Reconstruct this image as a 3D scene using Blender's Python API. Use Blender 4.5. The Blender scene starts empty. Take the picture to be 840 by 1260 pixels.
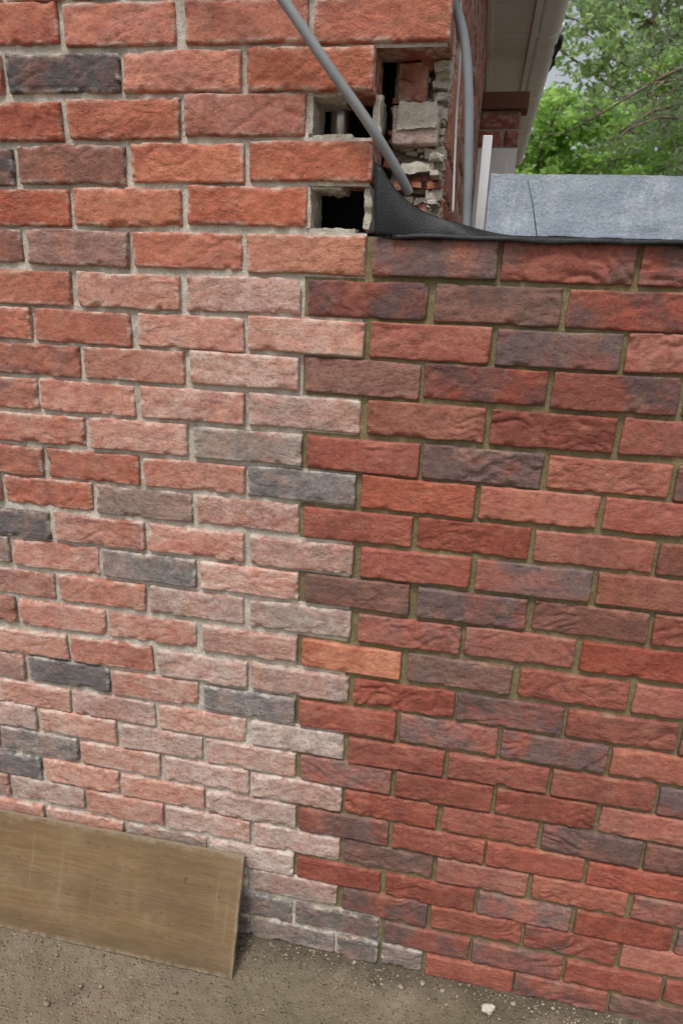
import bpy, numpy as np, math, random
from mathutils import Matrix, Vector
random.seed(7); rng=np.random.default_rng(7)
scene=bpy.context.scene
# ------------------------------------------------------------------ camera
CP=np.array([0.30661,0.18975,0.07104]); C=np.array([0.31254,-1.23403,1.57385]); F=814.367; ZS=0.97695
def rotm(w):
    th=np.linalg.norm(w);k=w/th
    K=np.array([[0,-k[2],k[1]],[k[2],0,-k[0]],[-k[1],k[0],0]])
    return np.eye(3)+math.sin(th)*K+(1-math.cos(th))*K@K
R=rotm(CP)@np.array([[1,0,0],[0,0,-1],[0,1,0]],float)
def surv(u,v,y=None,z=None):
    """survey helper: real-world position of a measured photo feature lying on the plane y=.. or z=.."""
    d=R.T@np.array([(u-420)/F,(v-630)/F,1.0])
    t=(y-C[1])/d[1] if y is not None else (z-C[2])/d[2]
    return C+t*d
cam=bpy.data.cameras.new("camera"); cam_o=bpy.data.objects.new("camera",cam); scene.collection.objects.link(cam_o)
M=Matrix.Identity(4)
for i in range(3):
    M[i][0]=R[0,i]; M[i][1]=-R[1,i]; M[i][2]=-R[2,i]; M[i][3]=C[i]
cam_o.matrix_world=M
cam.sensor_fit='VERTICAL'; cam.sensor_height=36; cam.lens=F*36/1260; cam.clip_start=0.02; cam.clip_end=1000
cam.dof.use_dof=True; cam.dof.focus_distance=1.45; cam.dof.aperture_fstop=5.6
scene.camera=cam_o
scene.view_settings.view_transform='Standard'; scene.view_settings.look='None'; scene.view_settings.exposure=0
# ------------------------------------------------------------------ noise
def _h(i,j,k):
    n=(i.astype(np.int64)*374761393+j.astype(np.int64)*668265263+k.astype(np.int64)*2147483647)&0xffffffff
    n=((n^(n>>13))*1274126177)&0xffffffff
    n=(n^(n>>16))&0xffff
    return n/65535.0
def vn(x,y,z):
    x,y,z=np.broadcast_arrays(np.asarray(x,float),y,z)
    i=np.floor(x);j=np.floor(y);k=np.floor(z);a=x-i;b=y-j;c=z-k
    a=a*a*(3-2*a);b=b*b*(3-2*b);c=c*c*(3-2*c);r=0
    for di in(0,1):
        for dj in(0,1):
            for dk in(0,1):
                r=r+_h(i+di,j+dj,k+dk)*(a if di else 1-a)*(b if dj else 1-b)*(c if dk else 1-c)
    return r
def fbm(x,y,z,o=3):
    s=0;a=.5;t=0
    for q in range(o):
        s=s+a*vn(x*2**q+q*17.3,y*2**q,z*2**q+q*5.1);t+=a;a*=.5
    return s/t
# ------------------------------------------------------------------ object helpers
def link(o,parent=None):
    scene.collection.objects.link(o)
    if parent: o.parent=parent
    return o
def empty(name):
    e=bpy.data.objects.new(name,None); return link(e)
def mesh(name,V,Fc,mat,parent=None,smooth=True,attrs=None):
    m=bpy.data.meshes.new(name); m.from_pydata(np.asarray(V).tolist(),[],Fc if isinstance(Fc,list) else Fc.tolist())
    if smooth: m.polygons.foreach_set("use_smooth",np.ones(len(m.polygons),bool))
    if attrs:
        for n,(ty,a) in attrs.items():
            at=m.attributes.new(n,ty,'POINT')
            a=np.asarray(a,np.float32)
            key={'FLOAT':'value','FLOAT_VECTOR':'vector','FLOAT_COLOR':'color'}[ty]
            if ty=='FLOAT_COLOR' and a.shape[1]==3: a=np.hstack([a,np.ones((len(a),1),np.float32)])
            at.data.foreach_set(key,a.ravel())
    if mat: m.materials.append(mat)
    m.update()
    return link(bpy.data.objects.new(name,m),parent)
class MB:
    def __init__(s): s.V=[];s.F=[];s.n=0
    def add(s,V,Fc):
        V=np.asarray(V,float); s.V.append(V); s.F+= [tuple(i+s.n for i in f) for f in Fc]; s.n+=len(V)
    def box(s,x0,x1,y0,y1,z0,z1):
        V=[(x0,y0,z0),(x1,y0,z0),(x1,y1,z0),(x0,y1,z0),(x0,y0,z1),(x1,y0,z1),(x1,y1,z1),(x0,y1,z1)]
        s.add(V,[(0,3,2,1),(4,5,6,7),(0,1,5,4),(1,2,6,5),(2,3,7,6),(3,0,4,7)])
    def tube(s,pts,rad,n=8,cap=True):
        pts=[np.asarray(p,float) for p in pts]; V=[];Fc=[]
        for i,p in enumerate(pts):
            t=pts[min(i+1,len(pts)-1)]-pts[max(i-1,0)]; t/=np.linalg.norm(t)+1e-9
            a=np.cross(t,[0.31,0.95,0.05]);a/=np.linalg.norm(a)+1e-9;b=np.cross(t,a)
            r=rad[i] if hasattr(rad,'__len__') else rad
            for k in range(n):
                th=2*math.pi*k/n; V.append(p+r*(math.cos(th)*a+math.sin(th)*b))
        for i in range(len(pts)-1):
            for k in range(n):
                Fc.append((i*n+k,i*n+(k+1)%n,(i+1)*n+(k+1)%n,(i+1)*n+k))
        if cap: Fc.append(tuple(range(n))[::-1]); Fc.append(tuple(range((len(pts)-1)*n,len(pts)*n)))
        s.add(V,Fc)
    def lump(s,c,r,seed,nu=14,nv=10,amp=.35,fr=1.6):
        V=[];Fc=[]
        u=np.linspace(0,2*math.pi,nu,endpoint=False);v=np.linspace(0.02,math.pi-.02,nv)
        U,W=np.meshgrid(u,v); D=np.stack([np.sin(W)*np.cos(U),np.sin(W)*np.sin(U),np.cos(W)],-1).reshape(-1,3)
        k=1+amp*2*(fbm(D[:,0]*fr+seed*3.1,D[:,1]*fr+seed,D[:,2]*fr,3)-.5)*1.6
        P=np.asarray(c)+D*k[:,None]*np.asarray(r)
        for i in range(nv-1):
            for j in range(nu):
                Fc.append((i*nu+j,(i+1)*nu+j,(i+1)*nu+(j+1)%nu,i*nu+(j+1)%nu))
        Fc.append(tuple(range(nu)));Fc.append(tuple(range((nv-1)*nu,nv*nu))[::-1])
        s.add(P,Fc)
    def obj(s,name,mat,parent=None,smooth=True,attrs=None,bevel=0):
        o=mesh(name,np.vstack(s.V),s.F,mat,parent,smooth,attrs)
        if bevel:
            b=o.modifiers.new("bevel",'BEVEL');b.width=bevel;b.segments=2;b.limit_method='ANGLE'
        return o
# ------------------------------------------------------------------ material helpers
class NT:
    def __init__(s,name):
        s.m=bpy.data.materials.new(name); s.m.use_nodes=True; s.t=s.m.node_tree; s.t.nodes.clear()
        s.out=s.n('ShaderNodeOutputMaterial'); s.p=s.n('ShaderNodeBsdfPrincipled'); s.l(s.p.outputs[0],s.out.inputs[0])
    def n(s,ty,**k):
        o=s.t.nodes.new(ty)
        for a,b in k.items(): setattr(o,a,b)
        return o
    def l(s,a,b): s.t.links.new(a,b)
    def setv(s,inp,v):
        if isinstance(v,bpy.types.NodeSocket): s.l(v,inp)
        else: inp.default_value=v
    def attr(s,name,o='Fac'): return s.n('ShaderNodeAttribute',attribute_name=name).outputs[o]
    def pos(s): return s.n('ShaderNodeNewGeometry').outputs['Position']
    def vm(s,op,a,b=(0,0,0)):
        o=s.n('ShaderNodeVectorMath',operation=op); s.setv(o.inputs[0],a); s.setv(o.inputs[1],b); return o.outputs[0]
    def ma(s,op,a,b=0.0,c=None,clamp=False):
        o=s.n('ShaderNodeMath',operation=op,use_clamp=clamp); s.setv(o.inputs[0],a); s.setv(o.inputs[1],b)
        if c is not None: s.setv(o.inputs[2],c)
        return o.outputs[0]
    def noise(s,vec,scale,detail=4,rough=.55,dist=0.0,out='Fac'):
        o=s.n('ShaderNodeTexNoise'); s.l(vec,o.inputs['Vector']); o.inputs['Scale'].default_value=scale
        o.inputs['Detail'].default_value=detail; o.inputs['Roughness'].default_value=rough; o.inputs['Distortion'].default_value=dist
        return o.outputs[out]
    def vor(s,vec,scale,out='Distance',feature='F1',rnd=1.0):
        o=s.n('ShaderNodeTexVoronoi',feature=feature); s.l(vec,o.inputs['Vector']); o.inputs['Scale'].default_value=scale
        o.inputs['Randomness'].default_value=rnd
        return o.outputs[out]
    def mr(s,v,a,b,c=0.0,d=1.0,smooth=False):
        o=s.n('ShaderNodeMapRange',clamp=True)
        if smooth:o.interpolation_type='SMOOTHSTEP'
        s.setv(o.inputs['Value'],v)
        for i,x in zip(('From Min','From Max','To Min','To Max'),(a,b,c,d)): s.setv(o.inputs[i],x)
        return o.outputs['Result']
    def mix(s,f,a,b,mode='MIX'):
        o=s.n('ShaderNodeMix',data_type='RGBA',blend_type=mode)
        s.setv(o.inputs['Factor'],f)
        for i,v in ((6,a),(7,b)):
            if isinstance(v,(tuple,list)): v=tuple(v)+((1,) if len(v)==3 else ())
            s.setv(o.inputs[i],v)
        return o.outputs[2]
    def scale(s,col,f):
        o=s.n('ShaderNodeVectorMath',operation='SCALE'); s.setv(o.inputs[0],col); s.setv(o.inputs['Scale'],f); return o.outputs[0]
    def bump(s,h,strength=.5,dist=.002,normal=None):
        o=s.n('ShaderNodeBump'); s.l(h,o.inputs['Height']); o.inputs['Strength'].default_value=strength; o.inputs['Distance'].default_value=dist
        if normal is not None: s.l(normal,o.inputs['Normal'])
        return o.outputs[0]
    def fin(s,col,rough=.85,spec=.3,normal=None,metal=0):
        s.setv(s.p.inputs['Base Color'],col if not isinstance(col,tuple) else tuple(col)+((1,) if len(col)==3 else ()))
        s.setv(s.p.inputs['Roughness'],rough); s.p.inputs['Specular IOR Level'].default_value=spec; s.p.inputs['Metallic'].default_value=metal
        if normal is not None: s.l(normal,s.p.inputs['Normal'])
        return s.m
def mat_brick(name,old):
    t=NT(name); p=t.vm('ADD',t.pos(),t.attr('boff','Vector'))
    A=t.attr('colA','Color');B=t.attr('colB','Color')
    n1=t.noise(p,12,6,.62,.3)
    bl=t.attr('blotch'); lo=t.ma('SUBTRACT',.62,t.ma('MULTIPLY',bl,.40)); hi=t.ma('ADD',lo,.17)
    base=t.mix(t.mr(n1,lo,hi),A,B)
    st=t.vm('MULTIPLY',p,(1,1,1.8))
    n2=t.noise(st,60,5,.68)
    n6=t.noise(st,17,5,.65)
    base=t.mix(t.mr(n6,.52,.74,0,.42),base,(.43,.20,.125) if not old else (.47,.23,.15))
    base=t.scale(base,t.mr(n2,.28,.72,.68,1.28))
    n4=t.noise(p,400,2,.6); base=t.scale(base,t.mr(n4,.3,.7,.82,1.16))
    g=t.noise(p,150,3,.7)
    base=t.scale(base,t.mr(g,.27,.40,.48,1))
    e=t.attr('eff'); n3=t.noise(st,30,6,.68,.2)
    n5=t.noise(p,7,2,.5)
    ef=t.ma('MULTIPLY',e,t.mr(n3,.34,.64,.38,1.0)); ef=t.ma('MULTIPLY',ef,t.mr(n5,.3,.65,.6,1.2),clamp=True)
    ef=t.ma('MULTIPLY',ef,t.mr(g,.30,.55,.45,1.08),clamp=True)
    base=t.mix(ef,base,(.62,.52,.46))
    ed=t.attr('edge')
    if old:
        sm=t.ma('MULTIPLY',t.mr(ed,0,.009,1,0),t.mr(n3,.46,.62,0,.75)); base=t.mix(sm,base,(.56,.50,.43))
    else:
        sm=t.ma('MULTIPLY',t.mr(ed,0,.005,1,0),t.mr(n3,.5,.64,0,.4)); base=t.mix(sm,base,(.27,.21,.13))
    cr=t.noise(t.vm('MULTIPLY',p,(1,1,2.0)),30,4,.62,.8)
    amt=t.mr(t.noise(p,9,2,.5),.38,.62,.25,1.3)
    h=t.ma('MULTIPLY',cr,amt)
    h=t.ma('ADD',h,t.ma('MULTIPLY',g,.55)); h=t.ma('ADD',h,t.ma('MULTIPLY',n4,.14))
    return t.fin(base,.84,.26,t.bump(h,.85,.0040))
def mat_mortar(name):
    t=NT(name); p=t.pos(); k=t.attr('newm')
    n=t.noise(p,45,5,.65); n2=t.noise(p,300,3,.7); n3=t.noise(p,7,3,.6)
    old=t.mix(t.mr(n,.3,.7),(.38,.34,.28),(.62,.57,.49)); old=t.mix(t.mr(n3,.48,.70,0,.5),old,(.32,.285,.235))
    new=t.mix(t.mr(n,.3,.7),(.160,.128,.068),(.255,.21,.118)); new=t.mix(t.mr(n3,.5,.7,0,.5),new,(.15,.128,.07))
    c=t.mix(k,old,new); c=t.scale(c,t.mr(n2,.3,.7,.72,1.2))
    h=t.ma('ADD',t.noise(p,90,4,.7),t.ma('MULTIPLY',n2,.4))
    return t.fin(c,.95,.15,t.bump(h,.9,.003))
def mat_simple(name,col,rough=.6,spec=.4,var=.12,nscale=30,bump=.15,bd=.001,metal=0,dirt=None):
    t=NT(name);p=t.pos();n=t.noise(p,nscale,5,.6)
    c=t.scale(t.mix(0,col,col),t.mr(n,.3,.7,1-var,1+var))
    if dirt: c=t.mix(t.mr(t.noise(t.vm('MULTIPLY',p,(1,1,.35)),9,6,.7),.45,.75,0,.6),c,dirt)
    return t.fin(c,rough,spec,t.bump(t.noise(p,nscale*6,4,.6),bump,bd),metal)
M_OLD=mat_brick("old_brick",True); M_NEW=mat_brick("new_brick",False); M_MOR=mat_mortar("mortar")
# ------------------------------------------------------------------ brick survey (course | brick:left-right,mid height)
D = """0|-2:77-215,28|-1:227-378,25|0:386-555,22
1|-3:8-147,90|-2:150-296,87|-1:303-460,84
2|-3:-60-75,152|-2:83-220,147|-1:227-375,141
3|-3:22-154,203|-2:160-300,200|-1:306-458,198
4|-3:-45-85,256|-2:91-223,256|-1:231-376,254
5|-3:31-157,307|-2:163-297,308|-1:303-450,312|0:459-612,317|1:617-780,325
6|-3:-40-86,355|-2:94-221,358|-1:229-369,362|0:378-525,367|1:535-690,374|2:698-860,386
7|-3:43-161,404|-2:169-299,408|-1:305-447,413|0:455-603,421|1:611-763,432
8|-3:-25-97,444|-2:102-226,449|-1:234-367,455|0:374-516,465|1:521-672,474|2:679-834,486
9|-3:50-165,490|-2:171-300,499|-1:306-443,509|0:452-596,518|1:603-756,532
10|-3:-14-104,528|-2:110-230,537|-1:238-371,549|0:378-515,561|1:519-666,574|2:674-825,588
11|-3:58-170,575|-2:176-300,587|-1:304-437,598|0:444-583,611|1:589-735,626
12|-3:5-113,607|-2:118-236,620|-1:241-367,633|0:374-506,648|1:513-651,663|2:657-804,680
13|-3:65-178,655|-2:182-300,668|-1:307-434,684|0:443-577,698|1:585-727,715
14|-3:15-121,685|-2:126-240,699|-1:246-367,716|0:376-503,732|1:513-647,748|2:656-797,765
15|-3:73-179,730|-2:184-299,745|-1:307-431,763|0:440-566,781|1:571-707,797
16|-3:24-129,760|-2:133-241,776|-1:249-364,793|0:371-492,813|1:501-628,831|2:638-773,848
17|-3:87-188,804|-2:193-304,824|-1:309-428,842|0:434-558,861|1:562-692,880|2:698-832,898
18|-3:36-134,829|-2:138-243,848|-1:251-363,869|0:368-486,886|1:491-612,905|2:617-746,925
19|-3:90-190,871|-2:196-302,892|-1:309-423,913|0:428-546,932|1:551-673,951|2:679-805,972
20|-3:49-143,892|-2:149-249,913|-1:254-363,936|0:369-480,955|1:486-605,974|2:610-732,995
21|-4:2-95,913|-3:100-197,935|-2:203-306,956|-1:309-419,977|0:424-537,997|1:544-661,1018|2:667-788,1040
22|-3:55-146,953|-2:150-251,976|-1:255-363,998|0:368-477,1018|1:482-595,1038|2:598-717,1061
23|-4:15-103,973|-3:107-201,995|-2:205-307,1016|-1:312-417,1038|0:422-532,1058|1:537-648,1080|2:655-771,1103
24|-1:258-360,1055|0:365-468,1077|1:474-583,1100|2:588-701,1122|3:707-826,1147
25|-1:310-414,1092|0:421-525,1117|1:530-641,1138|2:645-757,1163
26|0:363-465,1135|1:471-576,1158|2:580-691,1182|3:695-811,1207
27|-1:311-411,1150|0:415-518,1174|1:523-630,1200|2:632-745,1222"""
PITCH=.075*ZS
RMIN=-24; RMAX=29
bricks={}; rowz={}
for line in D.split("\n"):
    parts=line.split("|"); r=int(parts[0]); L=[]
    for p in parts[1:]:
        c,s=p.split(":"); a,y=s.split(","); y=float(y)
        k=a.rfind('-'); xl,xr=float(a[:k]),float(a[k+1:]); xc=(xl+xr)/2; sl=.00023*(y-140)
        w0=surv(xl,y+sl*(xl-xc),y=0);w1=surv(xr,y+sl*(xr-xc),y=0);wc=surv(xc,y,y=0)
        L.append([int(c),w0[0],w1[0],wc[2]])
    X=np.array([(a[1]+a[2])/2 for a in L]);Z=np.array([a[3] for a in L])
    if len(L)>=3: b=np.polyfit(X,Z,1)
    else: b=np.array([0,Z.mean()])
    b[0]=np.clip(b[0],-.02,.02)
    for a in L:
        xm=(a[1]+a[2])/2; a[3]=.65*(b[0]*xm+b[1])+.35*a[3]
    rowz[r]=(b[1],b[0]); bricks[r]=L
for r in range(-1,RMIN-1,-1): rowz[r]=(rowz[r+1][0]+PITCH,0)
for r in range(28,RMAX+1): rowz[r]=(rowz[r-1][0]-PITCH,0)
XL,XR=-2.5,3.0
def complete(r):
    off=.1125 if r%2 else 0
    L=bricks.get(r)
    if not L: L=[[-1,-.22+off,-.005+off,rowz[r][0]]]
    L=[list(a) for a in L]
    L.sort()
    while L[0][1]>XL:
        c=L[0][0]-1; x1=L[0][1]-.010+rng.normal(0,.0012); w=.2145+rng.normal(0,.002)
        zz=rowz[r][0]+rowz[r][1]*max(x1-w/2,-1.)
        L.insert(0,[c,x1-w,x1,zz+rng.normal(0,.0012)])
    while L[-1][2]<XR:
        c=L[-1][0]+1; x0=L[-1][2]+.010+rng.normal(0,.0012); w=.2145+rng.normal(0,.002)
        zz=rowz[r][0]+rowz[r][1]*min(x0+w/2,1.1)
        L.append([c,x0,x0+w,zz+rng.normal(0,.0012)])
    return L
TONES={ # colA, colB, blotch
 'oR':((.39,.122,.070),(.29,.082,.053),.35),'oO':((.44,.155,.090),(.35,.108,.066),.4),'oM':((.33,.12,.078),(.22,.10,.078),.5),
 'oD':((.085,.078,.080),(.15,.082,.072),.25),'oG':((.20,.145,.125),(.27,.14,.105),.35),
 'oK':((.085,.08,.076),(.15,.09,.075),.4),
 'nR':((.30,.083,.054),(.225,.062,.044),.45),'nO':((.345,.108,.068),(.275,.079,.052),.45),'nP':((.46,.215,.13),(.34,.11,.065),.5),
 'nM':((.26,.075,.053),(.130,.072,.066),.5),'nD':((.130,.084,.080),(.22,.070,.052),.4),'nB':((.185,.078,.058),(.130,.070,.060),.45)}
OV={(0,0):'oR',(0,-1):'oR',(0,-2):'oR',(1,-1):'oR',(1,-2):'oO',(2,-1):'oR',(2,-2):'oR',(3,-1):'oO',(3,-2):'oO',(4,-1):'oR',(4,-2):'oO',(5,-1):'oO',(5,-2):'oR',(5,-3):'oM',(3,-3):'oM',
 (6,-1):'oR',(6,-2):'oR',(7,-1):'oO',(7,-2):'oR',(8,-1):'oR',(8,-2):'oR',(9,-1):'oM',(9,-3):'oR',(12,-1):'oR',(13,-2):'oR',(13,-3):'oR',
 (1,-3):'oD',(3,-4):'oD',(10,-1):'oG',(11,-1):'oD',(12,-2):'oG',(13,-1):'oM',(13,-4):'oD',(14,-2):'oD',(14,-4):'oG',(15,-1):'oG',(15,-2):'oM',
 (17,-1):'oM',(18,-3):'oD',(18,-1):'oD',(19,-3):'oM',(18,-4):'oM',(21,-4):'oD',(22,-4):'oD',(20,-2):'oM',(22,-1):'oM',(20,-4):'oM',(24,-2):'oG',
 (25,-1):'oG',(26,-1):'oK',(26,0):'oK',(27,-1):'oK',(27,0):'oK',(24,-1):'oM',(23,-1):'oM',(16,-1):'oM',
 (10,-2):'oR',(10,-3):'oR',(9,-2):'oR',(11,-2):'oR',(11,-3):'oR',(12,-3):'oR',(14,-1):'oR',(16,-2):'oR',(17,-2):'oM',(19,-1):'oG',(21,-1):'oM',(20,-1):'oM',
 (5,0):'nM',(5,1):'nM',(5,2):'nM',(6,0):'nM',(6,1):'nB',(6,2):'nM',(7,0):'nR',(7,1):'nD',(7,2):'nR',(8,0):'nB',(8,1):'nM',(8,2):'nM',
 (9,0):'nO',(9,1):'nR',(9,2):'nR',(10,0):'nR',(10,1):'nD',(10,2):'nO',(11,0):'nO',(11,1):'nO',(11,2):'nR',(12,0):'nR',(12,1):'nR',(12,2):'nR',
 (13,0):'nR',(13,1):'nM',(13,2):'nO',(14,0):'nB',(14,1):'nD',(14,2):'nB',(15,0):'nM',(15,1):'nR',(15,2):'nR',(16,0):'nP',(16,1):'nB',(16,2):'nR',
 (17,0):'nR',(17,1):'nM',(17,2):'nR',(18,0):'nR',(18,1):'nM',(18,2):'nD',(19,0):'nR',(19,1):'nM',(19,2):'nR',(20,0):'nM',(20,1):'nR',(20,2):'nR',
 (21,0):'nR',(22,0):'nM',(22,1):'nR',(23,0):'nB',(24,0):'nR',(25,0):'nM',(25,2):'nM',(24,2):'nM',(26,1):'nM',(27,2):'nM',(27,3):'nB',(26,2):'nM'}
def effv(x,r):
    if r<5: b=.06
    elif r==5: b=.13
    elif r<9: b=.24
    elif r<14: b=.25
    elif r<19: b=.36
    else: b=.50
    near=math.exp(-((x+.10)/.22)**2)
    if r>=6: b+=.27*near
    if r in(6,7,8) : b+=.08*near
    if x<-.5 and r<14: b*=.6
    if r>=26: b=.28
    return b+rng.normal(0,.08)
class BrickSet:
    def __init__(s): s.V=[];s.F=[];s.A={k:[] for k in('colA','colB','blotch','eff','edge','boff')};s.n=0
    def add(s,x0,x1,zc,h,tone,eff,new,depth=.1,det=True,xf=None):
        L=x1-x0; nx,nz=(60,24) if det else (8,4)
        if tone in('oG','oD') and eff<.7: eff*=.62
        if det:
            ed=np.array([0,.0012,.003,.0055])
            u=np.concatenate([ed,np.linspace(.009,L-.009,nx-8),L-ed[::-1]]); v=np.concatenate([ed,np.linspace(.009,h-.009,nz-8),h-ed[::-1]])
        else:
            u=np.concatenate([[0,.004],np.linspace(.012,L-.012,nx-4),[L-.004,L]]);v=np.array([0,.004,h-.004,h])
        nx=len(u);nz=len(v)
        U,W=np.meshgrid(u,v); off=rng.uniform(-40,40,3)
        de=np.minimum(np.minimum(U,L-U),np.minimum(W,h-W))
        dx=np.minimum(U,L-U);dz=np.minimum(W,h-W);rc=.008
        ins=(dx<rc)&(dz<rc); dc=rc-np.sqrt((rc-dx)**2+(rc-dz)**2); 
        rr=.0042 if not new else .0034
        t=np.clip((rr-de)/rr,0,1); yr=rr*(1-np.sqrt(np.clip(1-t*t,0,1)))
        yr=yr+np.where(ins&(dc<0),-dc*1.2,0)
        o0,o1,o2=off
        n=fbm(U*28+o0,o1,W*28+o2,3)-.5
        big=fbm(U*9+o0,o1+9,W*12+o2,2)-.5
        wx=(fbm(U*14+o2,W*14,o0,2)-.5)*.9
        if new:
            am=rng.uniform(.35,1.4)
            tilt=U*rng.uniform(-14,14)
            rid=1-np.abs(2*fbm(U*13+wx*3+o0,W*34+wx*5+o1+tilt,o2,3)-1)*4.0
            rid2=1-np.abs(2*fbm(U*30+wx*3+o1,W*56+wx*5+o0+tilt,o2,2)-1)*4.0
            mk=np.clip((fbm(U*9+o1,W*9,o2,2)-.38)*4,0,1)
            y=.0020*n+.0032*big+am*mk*(.0032*np.clip(rid,0,1)+.0018*np.clip(rid2,0,1))-.0008
        else:
            y=.0034*n+.0034*big+.0014*(fbm(U*90+o0,o1,W*90+o2,2)-.5)
            rid=1-np.abs(2*fbm(U*18+wx*3+o0,W*30+wx*3+o1,o2,2)-1)*5
            y=y+.0014*np.clip(rid,0,1)*rng.uniform(.2,1.6)
        chip=np.clip(fbm(U*45+o1,o2,W*45+o0,2)-.58,0,1)*np.clip(1-de/.010,0,1)*(.04 if not new else .025)
        y=y+yr+chip
        wob=.0028 if not new else .0026
        ex=(fbm(U*18+o2,W*18+o1,o0,2)-.5)*wob*2; ez=(fbm(U*18+o0,W*18+o2,o1+5,2)-.5)*wob*2
        bow=(fbm(U*5+o0,o1,3.3,1)-.5)*.004*(1 if not new else .8)
        X=x0+U+ex; Z=zc-h/2+W+ez+bow
        ty,tx=rng.normal(0,.0014),rng.normal(0,.012)
        Y=y+ty+tx*(U-L/2)*.6+rng.normal(0,.02)*(W-h/2)-.0014
        G=np.stack([X,Y,Z],-1).reshape(-1,3)
        idx=np.arange(nx*nz).reshape(nz,nx)
        q=np.stack([idx[:-1,:-1],idx[:-1,1:],idx[1:,1:],idx[1:,:-1]],-1).reshape(-1,4)
        ring=np.concatenate([idx[0,:],idx[1:,-1],idx[-1,-2::-1],idx[-2:0:-1,0]])
        B1=G[ring].copy(); B1[:,1]=.016; B2=G[ring].copy(); B2[:,1]=depth
        m=len(ring); b1=nx*nz+np.arange(m); b2=b1+m
        def sk(a,b): return np.stack([np.roll(a,-1),a,b,np.roll(b,-1)],-1)
        q=np.vstack([q,sk(ring,b1),sk(b1,b2)])
        V=np.vstack([G,B1,B2]); E=np.concatenate([de.ravel(),np.zeros(2*m)])
        if xf is not None: V=xf(V)
        N=len(V); a,b,bl=TONES[tone]; j=1+rng.normal(0,.08); hs=rng.normal(0,.05)
        f=np.array([j*(1+hs*.3),j*(1-hs),j*(1-1.4*hs)])
        s.V.append(V); s.F.append(q+s.n); s.n+=N
        s.A['colA'].append(np.tile(np.array(a)*f,(N,1)));s.A['colB'].append(np.tile(np.array(b)*f,(N,1)))
        s.A['blotch'].append(np.full(N,np.clip(bl+rng.normal(0,.14),.05,.9)));s.A['eff'].append(np.full(N,max(eff,0)))
        s.A['edge'].append(E);s.A['boff'].append(np.tile(rng.uniform(-30,30,3),(N,1)))
    def obj(s,name,mat,parent):
        ty={'colA':'FLOAT_COLOR','colB':'FLOAT_COLOR','blotch':'FLOAT','eff':'FLOAT','edge':'FLOAT','boff':'FLOAT_VECTOR'}
        at={k:(ty[k],np.concatenate(v)) for k,v in s.A.items()}
        return mesh(name,np.vstack(s.V),np.vstack(s.F),mat,parent,True,at)
house=empty("brick_house"); wall=empty("brick_wall")
SO=BrickSet();SN=BrickSet()
CORN=.228
for r in range(RMIN,RMAX+1):
    L=complete(r)
    for (c,x0,x1,z) in L:
        tooth_old = c<=-1 or r<1 or (r>=26 and c<=0)
        if r<1:
            if x0>CORN-.05: continue
            x1=min(x1,CORN)
            if z>2.74+(CORN-x0)*.62: continue
        elif r<5 and c>-1: continue
        new=not tooth_old
        xm=(x0+x1)/2; det=(-1.05<xm<1.25) and r>-3
        key=(r,c)
        if key in OV: tone=OV[key]
        elif not new:
            k=rng.random()
            if r<9: tone='oR' if k<.6 else('oO' if k<.9 else('oM' if k<.97 else 'oD'))
            elif r<26: tone='oR' if k<.56 else('oO' if k<.76 else('oM' if k<.94 else('oG' if k<.98 else 'oD')))
            else: tone='oK'
        else:
            k=rng.random(); tone='nR' if k<.40 else('nO' if k<.66 else('nM' if k<.84 else('nB' if k<.94 else 'nD')))
        h=(.0635 if not new else .0640)+rng.normal(0,.0009)
        if r==27 and c==0:
            xm=surv(466.5,1169,y=0)[0]
            for (a,b) in ((x0,xm-.004),(xm+.004,x1)): SO.add(a,b,z,h,'oK',effv(a,r),False)
            continue
        if new: SN.add(x0,x1,z,h,tone,max(0,rng.normal(.06,.04)),True,det=det)
        else: SO.add(x0,x1,z,h,tone,effv(xm,r),False,det=det)
side_depth=4.1
for r in range(RMIN+9,13):
    y0=.11+(0 if r%2 else .1125) if r<1 else .105+(.03 if r%2 else 0)
    z=rowz[r][0]
    if z>2.66: continue
    while y0<side_depth:
        tone='oR' if rng.random()<.6 else 'oM'
        SO.add(-(y0+.2145),-y0,z,.0635,tone,.12,False,depth=.1,det=(y0<.5 and r<8 and r>-3),xf=lambda V:np.stack([CORN-V[:,1],-V[:,0],V[:,2]],-1))
        SO.F[-1]=SO.F[-1][:,::-1]
        y0+=.2245
SO.obj("old_brickwork",M_OLD,house); SN.obj("new_brickwork",M_NEW,wall)
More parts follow.
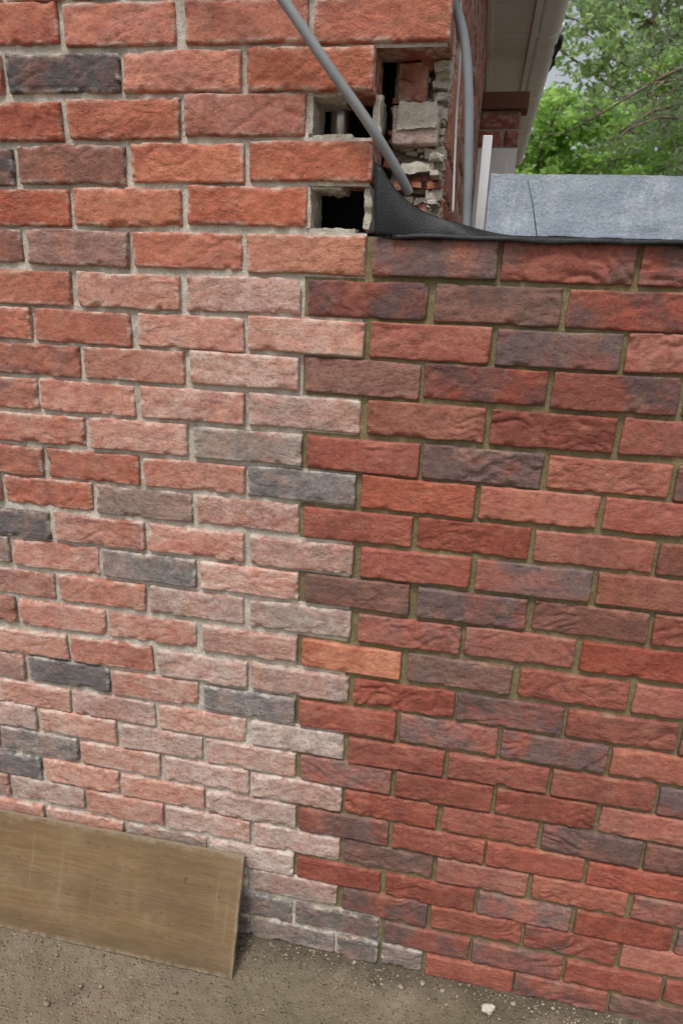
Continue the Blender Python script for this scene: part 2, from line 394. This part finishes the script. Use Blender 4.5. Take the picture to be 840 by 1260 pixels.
# ------------------------------------------------------------------ mortar sheets
rr_=np.arange(RMIN,RMAX+1); zz_=np.array([rowz[r][0] for r in rr_])
def rowof(z): return np.interp(-z,-zz_[::1],rr_)
def sheet(name,old,parent):
    xs=np.concatenate([np.arange(XL,-1.0,.04),np.arange(-1.0,1.2,.005),np.arange(1.2,XR,.04)])
    zs=np.concatenate([np.arange(-.06,2.12,.005),np.arange(2.12,4.0,.04)]) if old else np.arange(-.06,1.684,.005)
    X,Z=np.meshgrid(xs,zs); nx=len(xs);nz=len(zs)
    n=fbm(X*45,Z*45,2.2,3)-.5; n2=fbm(X*11,Z*11,7.2,2)-.5
    if old: Y=.0086+.0044*n+.0044*n2
    else: Y=.0088+.0022*n+.002*n2
    V=np.stack([X,Y,Z],-1).reshape(-1,3)
    xc=(xs[:-1]+xs[1:])/2; zc=(zs[:-1]+zs[1:])/2; XC,ZC=np.meshgrid(xc,zc); RW=np.round(rowof(ZC)).astype(int)
    RF=rowof(ZC)
    bd=np.where(RW%2==0,-.006,.1065)
    bd=np.where(RW>=26,np.where(RW==26,.222,.222),bd)
    isold=XC<bd
    top=np.where((RF<.60),True,False)
    isold=np.where(top,XC<CORN-.006,isold)
    hole=(RF>=.60)&(RF<4.46)&(XC>np.where(RW%2==0,-.004,.108))
    gable=(ZC>2.74+(CORN-XC)*.62)
    keep=isold&~hole&~gable if old else (~isold&~top&(RF>=4.5))
    idx=np.arange(nx*nz).reshape(nz,nx)
    q=np.stack([idx[:-1,:-1],idx[:-1,1:],idx[1:,1:],idx[1:,:-1]],-1)[keep]
    used=np.unique(q); mp=np.full(nx*nz,-1);mp[used]=np.arange(len(used))
    V=V[used];q=mp[q]
    nm=np.full(len(V),0. if old else 1.)
    return mesh(name,V,q,M_MOR,parent,True,{'newm':('FLOAT',nm)})
sheet("old_mortar",True,house); sheet("new_mortar",False,wall)
mb=MB()
def rough_box(mb,x0,x1,y0,y1,z0,z1,amp=.003,n=7,seed=0,fr=60):
    dims=np.array([x1-x0,y1-y0,z1-z0]); lo=np.array([x0,y0,z0])
    for ax in range(3):
        a,b=[k for k in range(3) if k!=ax]
        na=min(max(2,int(dims[a]/.004)+1),50);nb=min(max(2,int(dims[b]/.004)+1),50)
        A,B=np.meshgrid(np.linspace(0,1,na),np.linspace(0,1,nb))
        for side in(0,1):
            P=np.zeros((na*nb,3)); P[:,a]=A.ravel()*dims[a];P[:,b]=B.ravel()*dims[b];P[:,ax]=side*dims[ax]; P+=lo
            Dn=np.stack([fbm(P[:,0]*fr+seed+q*31,P[:,1]*fr,P[:,2]*fr,3)-.5 for q in range(3)],-1)*2*amp
            P=P+Dn
            idx=np.arange(na*nb).reshape(nb,na)
            q=np.stack([idx[:-1,:-1],idx[:-1,1:],idx[1:,1:],idx[1:,:-1]],-1).reshape(-1,4)
            if (side==0)^(ax==1): q=q[:,::-1]
            mb.add(P,q.tolist())
zr=lambda r:rowz[r][0]
for k,(ra,xe) in enumerate(((1,.050),(2,.070),(3,.055),(4,.085))):
    zb=(zr(ra)+zr(ra+1))/2; rough_box(mb,-.12,xe,.012,.098,zb-.006,zb+.006,.006,seed=k*7)
rough_box(mb,-.2,.09,.014,.098,(zr(0)+zr(1))/2-.005,(zr(0)+zr(1))/2+.006,.005,seed=77)
for r in(2,4): rough_box(mb,-.007,.001,.008,.1,zr(r)-.033,zr(r)+.033,.005,seed=r*5)
rough_box(mb,.096,.108,.016,.1,zr(4)-.033,zr(4)+.034,.006,seed=55)
rough_box(mb,.100,.112,.035,.1,zr(2)-.036,zr(2)+.036,.008,seed=58)
rough_box(mb,.125,CORN-.008,.125,4.1,1.2,2.66,.004,seed=91)
for i in range(60):
    z=1.70+.31*(i+rng.random())/60; s=.004+.009*rng.random()
    rough_box(mb,CORN-.020-s+rng.normal(0,.004),CORN-.012+s*.6,.092+rng.normal(0,.012),.128,z-s*.5,z+s*.6,.007,seed=i+3,fr=90)
for i in range(60):
    s=.003+.007*rng.random(); x=.13+.08*rng.random();z=1.70+.29*rng.random()
    rough_box(mb,x-s*1.4,x+s*1.4,.092+.016*rng.random(),.13,z-s*.5,z+s*.5,.006,seed=i+143,fr=90)
rough_box(mb,.140,.206,.062,.15,zr(2)-.010,zr(2)+.030,.008,seed=99,fr=42)
rough_box(mb,.150,.205,.080,.15,zr(3)-.004,zr(3)+.014,.008,seed=199,fr=50)
mb.obj("broken_mortar",M_MOR,house,True,{'newm':('FLOAT',np.zeros(mb.n))})
# red brick crumbs lodged in the broken corner
rc_=MB()
for i in range(34):
    s=.004+.008*rng.random(); x=.128+.088*rng.random(); r=int(rng.integers(1,5)); z=zr(r)-.030+.012*rng.random() if i%2 else 1.70+.29*rng.random()
    rough_box(rc_,x-s*1.3,x+s*1.3,.080+.02*rng.random(),.125,z-s*.6,z+s*.7,.006,seed=i+400,fr=85)
rc_.obj("brick_rubble",mat_simple("broken_red_brick",(.30,.11,.07),.9,.2,.4,60,.6,.002,dirt=(.42,.36,.30)),house)
SB=BrickSet()
SB.add(.132,.185,zr(1)+.002,.060,'oR',.25,False,depth=.1,xf=lambda V:V+np.array([0,.085,0]))
SB.add(.130,.212,zr(2)-.004,.060,'oG',.75,False,depth=.1,xf=lambda V:V+np.array([0,.068,0]))
SB.add(.128,.21,zr(3)-.010,.05,'oM',.35,False,depth=.1,xf=lambda V:V+np.array([0,.105,0]))
SB.add(.14,.215,zr(4),.058,'oM',.3,False,depth=.1,xf=lambda V:V+np.array([0,.11,0]))
SB.obj("broken_brick_ends",M_OLD,house)
M_DARK=mat_simple("shade_dark_blockwork",(.045,.042,.04),.95,.1)  # blockwork coloured near black so the cavity's shade is in the base colour
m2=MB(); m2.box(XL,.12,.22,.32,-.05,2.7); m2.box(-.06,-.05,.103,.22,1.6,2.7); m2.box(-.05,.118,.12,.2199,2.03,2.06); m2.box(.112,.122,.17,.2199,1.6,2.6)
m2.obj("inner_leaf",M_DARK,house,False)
M_ALU=mat_simple("metal_flue",(.6,.6,.62),.28,.5,.1,20,.2,.001,1.0)
m3=MB(); p0=surv(418,140,y=.11)
m3.tube([(p0[0],.115,1.79),(p0[0],.115,2.0)],.020,24)
m3.obj("metal_flue_pipe",M_ALU,house)
# ------------------------------------------------------------------ soffit, fascia, gutter, roof
M_WHT=mat_simple("white_upvc",(.82,.82,.80),.45,.4,.05,8,.05,.0005,dirt=(.66,.65,.61))
ZSF=2.66
xe=surv(668,0,z=ZSF)[0]; xg=surv(703,0,z=ZSF)[0]; yend=surv(643,207,z=ZSF)[1]
so=MB(); yy=-.02; k=0
while yy<yend:
    y1=min(yy+.30,yend); so.box(CORN-.02,xe-.026,yy+.002,y1-.002,ZSF,ZSF+.012); yy=y1
so.box(CORN-.02,xe-.02,-.02,yend,ZSF+.014,ZSF+.02)
so.box(CORN,CORN+.02,-.02,yend,ZSF-.012,ZSF-.001)
so.obj("soffit",M_WHT,house,False,bevel=.0015)
fa=MB(); fa.box(xe-.024,xe,-.02,yend,ZSF-.02,ZSF+.16); fa.obj("fascia",M_WHT,house,False,bevel=.002)
gu=MB(); n=14; gx=(xe+xg)/2+.006; gr=(xg-xe)/2
V=[];Fc=[]
ths=np.linspace(math.pi,2*math.pi,n)
for y in(-.03,yend+.03):
    for th in ths: V.append((gx+gr*math.cos(th),y,ZSF+.075+gr*math.sin(th)))
    for th in ths[::-1]: V.append((gx+(gr-.004)*math.cos(th),y,ZSF+.075+(gr-.004)*math.sin(th)))
m=2*n
for i in range(m): Fc.append((i,(i+1)%m,m+(i+1)%m,m+i))
gu.add(V,Fc)
for yb in np.arange(.4,yend,.9): 
    gu.box(xe+.001,xe+.012,yb,yb+.03,ZSF+.03,ZSF+.12)
    gu.tube([(gx+(gr+.002)*math.cos(t),yb+.015,ZSF+.075+(gr+.002)*math.sin(t)) for t in ths],.006,6)
gu.obj("gutter",M_WHT,house,True)
M_ROOF=mat_simple("roof_tile",(.06,.05,.047),.85,.3,.25,12,.4,.004)
ro=MB()
for i in range(14):
    x0=xe+.05-i*.24; z0=ZSF+.15+i*.24*.62-.0
    V=[(x0+.02,-.05,z0-.012),(x0-.28,-.05,z0+.3*.62-.012),(x0-.28,yend,z0+.3*.62-.012),(x0+.02,yend,z0-.012)]
    V+= [(a,b,c+.02) for a,b,c in V]
    ro.add(V,[(0,1,2,3),(7,6,5,4),(0,4,5,1),(1,5,6,2),(2,6,7,3),(3,7,4,0)])
ro.obj("roof_tiles",M_ROOF,house,False)
felt=MB()
pf=surv(690,48,z=ZSF+.10)
felt.lump((xg+.004,pf[1],ZSF+.085),(.022,.11,.035),5,16,10,.7)
felt.lump((xg+.01,pf[1]+.35,ZSF+.10),(.015,.06,.02),9,16,10,.7)
felt.obj("roofing_felt",M_ROOF,house)
a=surv(596,115,y=2.3);b=surv(646,165,y=2.3)
SR=BrickSet(); ztop=a[2]-.07
for r in range(2):
    z=ztop-.04-r*.075; x=CORN+.002-(.11 if r%2 else 0)
    while x<b[0]-.06:
        x0=max(x,CORN+.002); x1=min(x+.215,b[0]-.03)
        if x1-x0>.03: SR.add(x0,x1,z,.064,'oR',.05,False,det=False,xf=lambda V:V+np.array([0,2.3,0]))
        x+=.225
SR.obj("return_brickwork",M_OLD,house)
rb=MB(); rb.box(CORN+.001,b[0]-.034,2.309,2.4,ztop-.15,ztop); rb.obj("return_mortar",M_MOR,house,False,{'newm':('FLOAT',np.zeros(8))})
lt=MB(); lt.box(CORN+.001,b[0],2.27,2.4,ztop+.001,ztop+.07); lt.obj("timber_lintel",mat_simple("brown_timber",(.16,.075,.045),.7,.3),house,False,bevel=.004)
wp=MB(); wp.box(CORN+.001,b[0]-.03,2.305,2.36,0,ztop-.152); wp.box(CORN+.03,b[0]-.07,2.30,2.304,.2,ztop-.20)
wp.obj("white_panel",M_WHT,house,False,bevel=.003)
pw=MB(); p1=surv(594,166,y=.26);p2=surv(606,166,y=.26)
pw.box(p1[0],p2[0],.26,.30,0,p1[2]); pw.obj("white_post",mat_simple("white_paint",(.85,.85,.84),.5,.4,.04),house,False,bevel=.002)
# ------------------------------------------------------------------ block on the new wall + membrane
ZT=1.684
t=NT("pale_blue_block"); p=t.pos()
n=t.noise(p,14,7,.65); sp=t.noise(p,260,3,.7)
c=t.mix(t.mr(n,.3,.7),(.255,.305,.37),(.36,.41,.475)); c=t.mix(t.mr(t.noise(t.vm('MULTIPLY',p,(1,1,.4)),30,7,.72,.6),.50,.70,0,.65),c,(.54,.58,.62)); c=t.scale(c,t.mr(sp,.3,.7,.78,1.16))
c=t.mix(t.mr(t.noise(t.vm('MULTIPLY',p,(1,1,4)),18,6,.7,.3),.58,.70,0,.5),c,(.15,.17,.20))
M_BLK=t.fin(c,.8,.25,t.bump(t.ma('ADD',t.noise(p,160,4,.7),t.ma('MULTIPLY',n,1.5)),.7,.003))
bl=MB(); bx=surv(604,212,y=.012)[0]; bz=surv(720,215,y=.012)[2]
rough_box(bl,bx,bx+.62,.012,.21,ZT+.004,bz,.0022,seed=12,fr=45)
rough_box(bl,bx+.625,XR,.014,.21,ZT+.004,bz-.002,.0016,seed=32,fr=45)
cb=bl.obj("concrete_block",M_BLK,wall)
pm=MB(); q0=surv(649,221,y=.0105);q1=surv(655,250,y=.0105);q2=surv(660,290,y=.0105)
pm.tube([q0,q1,q2],.0007,5); pm.obj("pencil_mark",mat_simple("pencil",(.12,.12,.14)),wall)
t=NT("black_membrane"); p=t.pos()
dd=t.vor(t.vm('MULTIPLY',p,(1,0.2,1)),300)
c=t.mix(t.mr(t.noise(p,25,6,.7),.5,.75,0,.4),(.010,.010,.011),(.05,.048,.045))
M_DPC=t.fin(c,.5,.25,t.bump(dd,.35,.0009))
nu,nv=70,14; V=[];Fc=[]
xa=surv(464,240,y=-.006)[0]; curve=[(462,194),(470,210),(486,231),(508,251),(535,266),(565,276),(600,284),(640,290)]
cx=[];cz=[]
for u_,v_ in curve:
    w=surv(u_,v_,y=.004); cx.append(w[0]);cz.append(w[2])
cx[0]=xa-.002
cf=np.polyfit(cx,cz,4)
for i in range(nu):
    s=i/(nu-1); x=xa+(cx[-1]-xa)*s; zt=max(np.polyval(cf,x),ZT+.002)
    for j in range(nv):
        k=j/(nv-1); z=ZT-.004*(1-k)+(zt-ZT)*k
        y=-.011+.012*k-.004*math.sin(k*3.1)*(1-s)+.0015*math.sin(s*17+k*2)
        V.append((x-(.010*k if i==0 else 0),y,z))
for i in range(nu-1):
    for j in range(nv-1):
        a_=i*nv+j; Fc.append((a_,a_+nv,a_+nv+1,a_+1))
dp=empty("damp_proof_membrane")
o=mesh("curled_sheet",V,Fc,M_DPC,dp); so_=o.modifiers.new("thick",'SOLIDIFY');so_.thickness=.0012
xs=np.linspace(xa+.03,XR,260); V=[];Fc=[]
prof=[(.21,.0035),(.02,.004),(-.006,.0035),(-.0115,.001),(-.0125,-.004),(-.012,-.007)]
for x in xs:
    w=.0016*math.sin(x*19)+.0012*math.sin(x*47+1)
    for k,(y,z) in enumerate(prof): V.append((x,y+(w if k>2 else 0),ZT+z-(w*.8 if k>2 else 0)-.0015))
n=len(prof)
for i in range(len(xs)-1):
    for j in range(n-1): a_=i*n+j; Fc.append((a_,a_+1,a_+n+1,a_+n))
o=mesh("flat_strip",V,Fc,M_DPC,dp); so_=o.modifiers.new("thick",'SOLIDIFY');so_.thickness=.0012
# ------------------------------------------------------------------ conduits
M_CON=mat_simple("grey_plastic_conduit",(.20,.22,.235),.45,.45,.1,30,.08,.0005,dirt=(.33,.32,.30))
def smooth_path(P,n=60):
    P=np.array(P);k=len(P);out=[]
    for i in range(n):
        t_=i/(n-1)*(k-1);j=min(int(t_),k-2);f=t_-j
        p0=P[max(j-1,0)];p1=P[j];p2=P[j+1];p3=P[min(j+2,k-1)]
        out.append(.5*((2*p1)+(-p0+p2)*f+(2*p0-5*p1+4*p2-p3)*f*f+(-p0+3*p1-3*p2+p3)*f**3))
    return out
c1=MB(); P=[surv(290,-75,y=-.07),surv(345,-5,y=-.06),surv(400,76,y=-.045),surv(452,150,y=-.02),surv(487,207,y=.018),surv(503,238,y=.045)]
P=[P[0]+(P[0]-P[1])*2.5]+P
c1.tube(smooth_path(P,80),.0084,16); c1.obj("electrical_conduit",M_CON)
c2=MB(); P=[surv(540,-60,y=.03),surv(556,-5,y=.04),surv(570,45,y=.045),surv(576,110,y=.05),surv(576,200,y=.055),surv(574,285,y=.06)]
P=[P[0]+np.array([-.02,.0,.4])]+P
c2.tube(smooth_path(P,80),.0078,16); c2.obj("electrical_conduit",M_CON)
c3=MB(); P=[surv(566,-40,y=.10),surv(566,60,y=.10),surv(561,150,y=.09),surv(557,262,y=.08)]
c3.tube(smooth_path(P,50),.0022,8); c3.obj("thin_cable",mat_simple("white_cable",(.5,.5,.48)))
# ------------------------------------------------------------------ plywood board
b0=surv(285,1205,z=0.003); b0l=surv(0,1140,z=0.003)
yt=-.020
t0=surv(300,1055,y=yt); t0l=surv(0,998,y=yt)
dirb=(b0l-b0)/np.linalg.norm(b0l-b0); dirt_=(t0l-t0)/np.linalg.norm(t0l-t0)
Lb=1.22
bl=b0+dirb*Lb; tl=t0+dirt_*Lb
nrm=np.cross(t0-b0,bl-b0); nrm/=np.linalg.norm(nrm)
if nrm[1]>0: nrm=-nrm
th=.012
nxb,nzb=120,24
V=[];
for layer in(0,1):
    for j in range(nzb):
        for i in range(nxb):
            u=i/(nxb-1);v=j/(nzb-1)
            P=(1-v)*((1-u)*bl+u*b0)+v*((1-u)*tl+u*t0)
            e=.003*(float(fbm(u*50,v*14,3.,2))-.5)*(1 if(i in(0,nxb-1) or j in(0,nzb-1)) else .2)
            P=P-nrm*(th*layer)+nrm*e*.5+ (t0-b0)*(e*4 if j in(0,nzb-1) else 0)+dirb*(e if i in(0,nxb-1) else 0)
            V.append(P)
V=np.array(V); Fc=[]
idx=np.arange(nxb*nzb).reshape(nzb,nxb); K=nxb*nzb
q=np.stack([idx[:-1,:-1],idx[:-1,1:],idx[1:,1:],idx[1:,:-1]],-1).reshape(-1,4)
ring=np.concatenate([idx[0,:],idx[1:,-1],idx[-1,-2::-1],idx[-2:0:-1,0]])
m=len(ring)
Vr=np.vstack([V,V[:K][ring],V[K:][ring]]); e0=2*K+np.arange(m); e1=e0+m
Fc=q.tolist()+(q[:,::-1]+K).tolist()+np.stack([np.roll(e0,-1),e0,e1,np.roll(e1,-1)],-1).tolist()
t=NT("plywood"); 
uv=t.attr('wood','Vector')
g1=t.noise(t.vm('MULTIPLY',uv,(1.0,12,1)),2.8,6,.64,.4)
warp=t.vm('ADD',t.vm('MULTIPLY',uv,(.22,1,1)),t.scale(t.noise(t.vm('MULTIPLY',uv,(1.3,4,1)),1.6,2,.5,out='Color'),.06))
g2=t.noise(t.vm('MULTIPLY',warp,(1,95,1)),1.5,5,.7)
c=t.mix(t.mr(g1,.3,.7),(.155,.096,.047),(.235,.155,.080)); c=t.mix(t.mr(g2,.48,.72,0,.42),c,(.095,.056,.028))
fine=t.noise(t.vm('MULTIPLY',uv,(5,150,1)),4,4,.7); c=t.scale(c,t.mr(fine,.3,.7,.68,1.22))
c=t.mix(t.mr(t.noise(uv,7,6,.72),.50,.72,0,.45),c,(.24,.185,.125)); c=t.mix(t.mr(t.noise(uv,3.2,6,.65),.46,.66,0,.6),c,(.095,.065,.038));c=t.mix(t.mr(t.noise(uv,55,3,.6),.64,.72,0,.6),c,(.05,.038,.028))
c=t.mix(t.mr(t.noise(t.vm('MULTIPLY',uv,(40,3,1)),1.2,4,.6),.62,.70,0,.25),c,(.27,.22,.16))
sy=t.n('ShaderNodeSeparateXYZ'); t.l(uv,sy.inputs[0])
c=t.mix(t.ma('MULTIPLY',t.mr(t.ma('ADD',sy.outputs[1],t.ma('MULTIPLY',t.noise(uv,14,4,.6),.05)),.02,.08,1,0),.55),c,(.085,.062,.040))
ev=t.attr('edgew'); c=t.mix(t.ma('MULTIPLY',ev,t.mr(t.noise(uv,40,5,.7),.4,.6)),c,(.28,.225,.16))
c=t.mix(t.attr('ply'),c,(.30,.245,.165))
M_PLY=t.fin(c,.78,.22,t.bump(t.ma('ADD',fine,g2),.6,.0012))
wood=np.zeros((len(Vr),3)); ply=np.zeros(len(Vr)); edw=np.zeros(len(Vr))
ii=np.tile(np.arange(nxb),nzb);jj=np.repeat(np.arange(nzb),nxb)
w1=np.stack([ii/(nxb-1)*Lb,jj/(nzb-1)*.24,0*ii],-1); wood[:K]=w1;wood[K:2*K]=w1+[0,0,3]; wood[2*K:2*K+m]=w1[ring];wood[2*K+m:]=w1[ring]+[0,.012,0]; ply[2*K:]=1
edw[:K]=((ii==0)|(ii==nxb-1)|(jj==0)|(jj==nzb-1))
mesh("plywood_board",Vr,Fc,M_PLY,None,False,{'wood':('FLOAT_VECTOR',wood),'ply':('FLOAT',ply),'edgew':('FLOAT',edw)})
# ------------------------------------------------------------------ ground
def nonuni(c0,c1,st,far):
    a=np.arange(c0,c1,st); out=[];s=st;x=c1
    while x<far: s*=1.35;x+=s;out.append(x)
    lo=[];s=st;x=c0
    while x>-far: s*=1.35;x-=s;lo.append(x)
    return np.concatenate([lo[::-1],a,out])
gx_=nonuni(-1.0,1.4,.006,300); gy_=nonuni(-.60,.06,.006,300)
X,Y=np.meshgrid(gx_,gy_)
near=np.clip(1-(np.hypot(X,Y)-1.5)/3,0,1)
Zg=near*(.012*(fbm(X*6,Y*6,1.,3)-.5)+.006*(fbm(X*30,Y*30,2.,3)-.5)+.004*(fbm(X*100,Y*100,3.,2)-.5))-.004
Zg+=near*.012*np.exp(-((Y+.0)/.05)**2)*(fbm(X*9,Y*9,9.,2))
idx=np.arange(X.size).reshape(X.shape)
q=np.stack([idx[:-1,:-1],idx[:-1,1:],idx[1:,1:],idx[1:,:-1]],-1).reshape(-1,4)
t=NT("rough_concrete_ground"); p=t.pos()
n=t.noise(p,5,6,.6); c=t.mix(t.mr(n,.3,.7),(.165,.132,.090),(.265,.215,.148))
v=t.n('ShaderNodeTexVoronoi',feature='F1'); t.l(t.vm('ADD',p,t.scale(t.noise(p,60,2,.5,out='Color'),.008)),v.inputs['Vector']); v.inputs['Scale'].default_value=120
sepc=t.n('ShaderNodeSeparateColor'); t.l(v.outputs['Color'],sepc.inputs[0])
peb=t.n('ShaderNodeValToRGB'); t.l(sepc.outputs[0],peb.inputs[0]); cr=peb.color_ramp; cr.elements[0].color=(.10,.075,.055,1);cr.elements[1].color=(.42,.37,.29,1)
for ps,co in((.3,(.24,.145,.08,1)),(.55,(.31,.24,.16,1)),(.75,(.17,.155,.135,1))):
    e=cr.elements.new(ps); e.color=co
pm_=t.ma('MULTIPLY',t.mr(v.outputs['Distance'],.22,.46,1,0),t.mr(sepc.outputs[1],.4,.55,0,.85))
c=t.mix(pm_,c,peb.outputs[0])
c=t.mix(t.mr(t.noise(p,16,6,.7),.5,.72,0,.5),c,(.11,.092,.062)); c=t.mix(t.mr(t.noise(p,3,5,.6),.46,.66,0,.6),c,(.12,.105,.06))
c=t.mix(t.mr(t.noise(p,10,6,.7,.5),.60,.74,0,.4),c,(.34,.30,.235))
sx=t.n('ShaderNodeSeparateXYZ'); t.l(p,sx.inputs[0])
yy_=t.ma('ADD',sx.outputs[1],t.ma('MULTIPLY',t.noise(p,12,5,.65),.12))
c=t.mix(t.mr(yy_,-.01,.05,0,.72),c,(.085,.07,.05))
n4=t.noise(p,350,3,.7); c=t.scale(c,t.mr(n4,.3,.7,.62,1.3))
h=t.ma('ADD',t.ma('MULTIPLY',pm_,.9),t.ma('ADD',t.ma('MULTIPLY',n4,.7),t.noise(p,70,5,.7)))
M_GR=t.fin(c,.8,.35,t.bump(h,.85,.0045))
mesh("ground",np.stack([X,Y,Zg],-1).reshape(-1,3),q,M_GR)
def mat_stone(name,a,b):
    t=NT(name);p=t.pos();k=t.n('ShaderNodeNewGeometry').outputs['Random Per Island']
    c=t.mix(k,a,b); c=t.scale(c,t.mr(t.noise(p,90,5,.7),.3,.7,.7,1.25)); return t.fin(c,.85,.3,t.bump(t.noise(p,200,5,.7),.6,.002))
g=MB()
for i in range(1500):
    k=i%4
    x=rng.uniform(-.9,1.35); y=-abs(rng.normal(0,.04))-.004 if k else rng.uniform(-.55,-.01)
    s=.0012+.0020*rng.random()**2
    if rng.random()<.05: s*=2.2
    g.lump((x,y,s*.2),(s*1.3,s,s*.8),i*1.7,7,5,.4)
g.obj("gravel",mat_stone("gravel_stone",(.12,.09,.065),(.36,.30,.22)))
st_=MB(); w=surv(600,1241,z=.012); st_.lump(w,(.015,.012,.012),3,20,14,.4); st_.obj("stone",mat_stone("pale_stone",(.5,.46,.38),(.5,.46,.38)))
# ------------------------------------------------------------------ trees
def mat_leaf(name):
    t=NT(name); col=t.attr('tint','Color')
    t.setv(t.p.inputs['Base Color'],col); t.p.inputs['Roughness'].default_value=.5; t.p.inputs['Specular IOR Level'].default_value=.4
    tr=t.n('ShaderNodeBsdfTranslucent'); t.l(t.scale(col,2.2),tr.inputs[0]); mx=t.n('ShaderNodeMixShader'); mx.inputs[0].default_value=.5
    t.l(t.p.outputs[0],mx.inputs[1]); t.l(tr.outputs[0],mx.inputs[2]); t.l(mx.outputs[0],t.out.inputs[0]); return t.m
M_LEAF=mat_leaf("leaf"); M_BARK=mat_simple("bark",(.20,.155,.12),.9,.2,.35,14,.6,.01)
def tree(name,base,H,spread,crown0,nb,nleaf,ls,colA,colB,seed,droop=0.1,flat=False):
    rg=np.random.default_rng(seed); e=empty(name); base=np.array(base,float); m=MB()
    tr=[base+np.array([.12*math.sin(k*1.1+seed)*k/4,.1*math.cos(k*.9+seed)*k/4,H*k/8]) for k in range(9)]
    m.tube(tr,[.012*H*(1-.9*k/8)+.012 for k in range(9)],10)
    cl=[]
    for b in range(nb):
        f=crown0+(1-crown0)*(b+.5)/nb; f=min(f+rg.normal(0,.02),.98)
        k=f*8;j=min(int(k),7);p=tr[j]+(tr[j+1]-tr[j])*(k-j)
        az=rg.uniform(0,2*math.pi)
        rel=(f-crown0)/(1-crown0)
        L=spread*(math.sin(math.pi*min(1,.22+rel*.78))**.7)*rg.uniform(.65,1.15)
        up=rg.uniform(.05,.5) if not flat else rg.uniform(-.15,.2)
        d=np.array([math.cos(az),math.sin(az),up]); pts=[p]
        for s in range(1,7):
            d2=d+rg.normal(0,.13,3); q=pts[-1]+d2*L/6; q[2]-=droop*L/6*s/3; pts.append(q)
        r0=.005*H*(1-.6*rel); m.tube(pts,[r0*(1-.14*s)+.004 for s in range(7)],6)
        for s in range(2,7):
            for w_ in range(3):
                dd_=rg.normal(0,1,3);dd_[2]*=.5;dd_/=np.linalg.norm(dd_); q=pts[s]+dd_*L*rg.uniform(.12,.3)
                m.tube([pts[s],(pts[s]+q)/2+rg.normal(0,.02,3),q],[.010,.006,.003],4,False)
                cl.append((q,rg.uniform(.4,.9)))
    m.obj("trunk_and_limbs",M_BARK,e)
    nc=len(cl); cen=np.array([c[0] for c in cl]); sz=np.array([c[1] for c in cl])
    tone=rg.random(nc); pick=rg.integers(0,nc,nleaf)
    dv=rg.normal(0,1,(nleaf,3)); dv/=np.linalg.norm(dv,axis=1)[:,None]; rad=rg.random(nleaf)**.45
    cr_=.085*spread*(1 if not flat else .8)+.12
    off=dv*rad[:,None]*(sz[pick]*cr_*1.5)[:,None]; off[:,2]*=.55
    P=cen[pick]+off
    a=rg.normal(0,1,(nleaf,3));a/=np.linalg.norm(a,axis=1)[:,None]; a[:,2]*=.6
    b=np.cross(a,rg.normal(0,1,(nleaf,3)));b/=np.linalg.norm(b,axis=1)[:,None]
    s=(ls*rg.uniform(.6,1.3,nleaf))[:,None]
    wd=.5 if not flat else .22
    V=np.stack([P-a*s,P+b*s*wd,P+a*s,P-b*s*wd],1).reshape(-1,3)
    q=np.arange(nleaf*4).reshape(-1,4)
    f=np.clip(tone[pick]*.7+rg.random(nleaf)*.3,0,1)[:,None]
    col=np.array(colA)*(1-f)+np.array(colB)*f; col=np.repeat(col,4,0)
    mesh("foliage",V,q,M_LEAF,e,False,{'tint':('FLOAT_COLOR',col)})
def gpos(u,y): 
    w=surv(u,200,y=y); return (w[0],y,0)
tree("pine_tree",gpos(905,9.5),9.0,2.3,.28,46,12000,.075,(.10,.14,.07),(.20,.26,.14),11,.25,True)
tree("deciduous_tree",gpos(668,12.0),5.0,2.0,.2,46,24000,.07,(.17,.27,.07),(.33,.48,.14),5)
tree("deciduous_tree",gpos(850,12.5),5.8,2.2,.2,44,18000,.07,(.14,.22,.06),(.28,.41,.12),8)
tree("deciduous_tree",gpos(770,17.0),11.0,3.2,.18,52,17000,.10,(.15,.22,.09),(.29,.39,.17),21)
tree("deciduous_tree",gpos(920,18.0),11.5,3.4,.18,46,14000,.10,(.14,.20,.09),(.27,.36,.17),22)
# ------------------------------------------------------------------ light
EL=math.radians(61); AZ=math.radians(15)
d=Vector((-math.sin(AZ)*math.cos(EL),-math.cos(AZ)*math.cos(EL),math.sin(EL)))
sl=bpy.data.lights.new("sun",'SUN'); sl.energy=2.1; sl.angle=math.radians(14); sl.color=(1,.975,.93)
so2=bpy.data.objects.new("sun",sl); link(so2); so2.rotation_euler=d.to_track_quat('Z','Y').to_euler()
w=bpy.data.worlds.new("World"); scene.world=w; w.use_nodes=True; nt=w.node_tree; nt.nodes.clear()
sk=nt.nodes.new('ShaderNodeTexSky'); sk.sky_type='NISHITA'; sk.sun_disc=False; sk.sun_elevation=EL; sk.sun_rotation=math.atan2(d.x,d.y); sk.dust_density=4; sk.air_density=1
hs=nt.nodes.new('ShaderNodeHueSaturation'); hs.inputs['Saturation'].default_value=.30
bg=nt.nodes.new('ShaderNodeBackground'); bg.inputs[1].default_value=.15; ou=nt.nodes.new('ShaderNodeOutputWorld')
nt.links.new(sk.outputs[0],hs.inputs['Color']); nt.links.new(hs.outputs[0],bg.inputs[0]); nt.links.new(bg.outputs[0],ou.inputs[0])
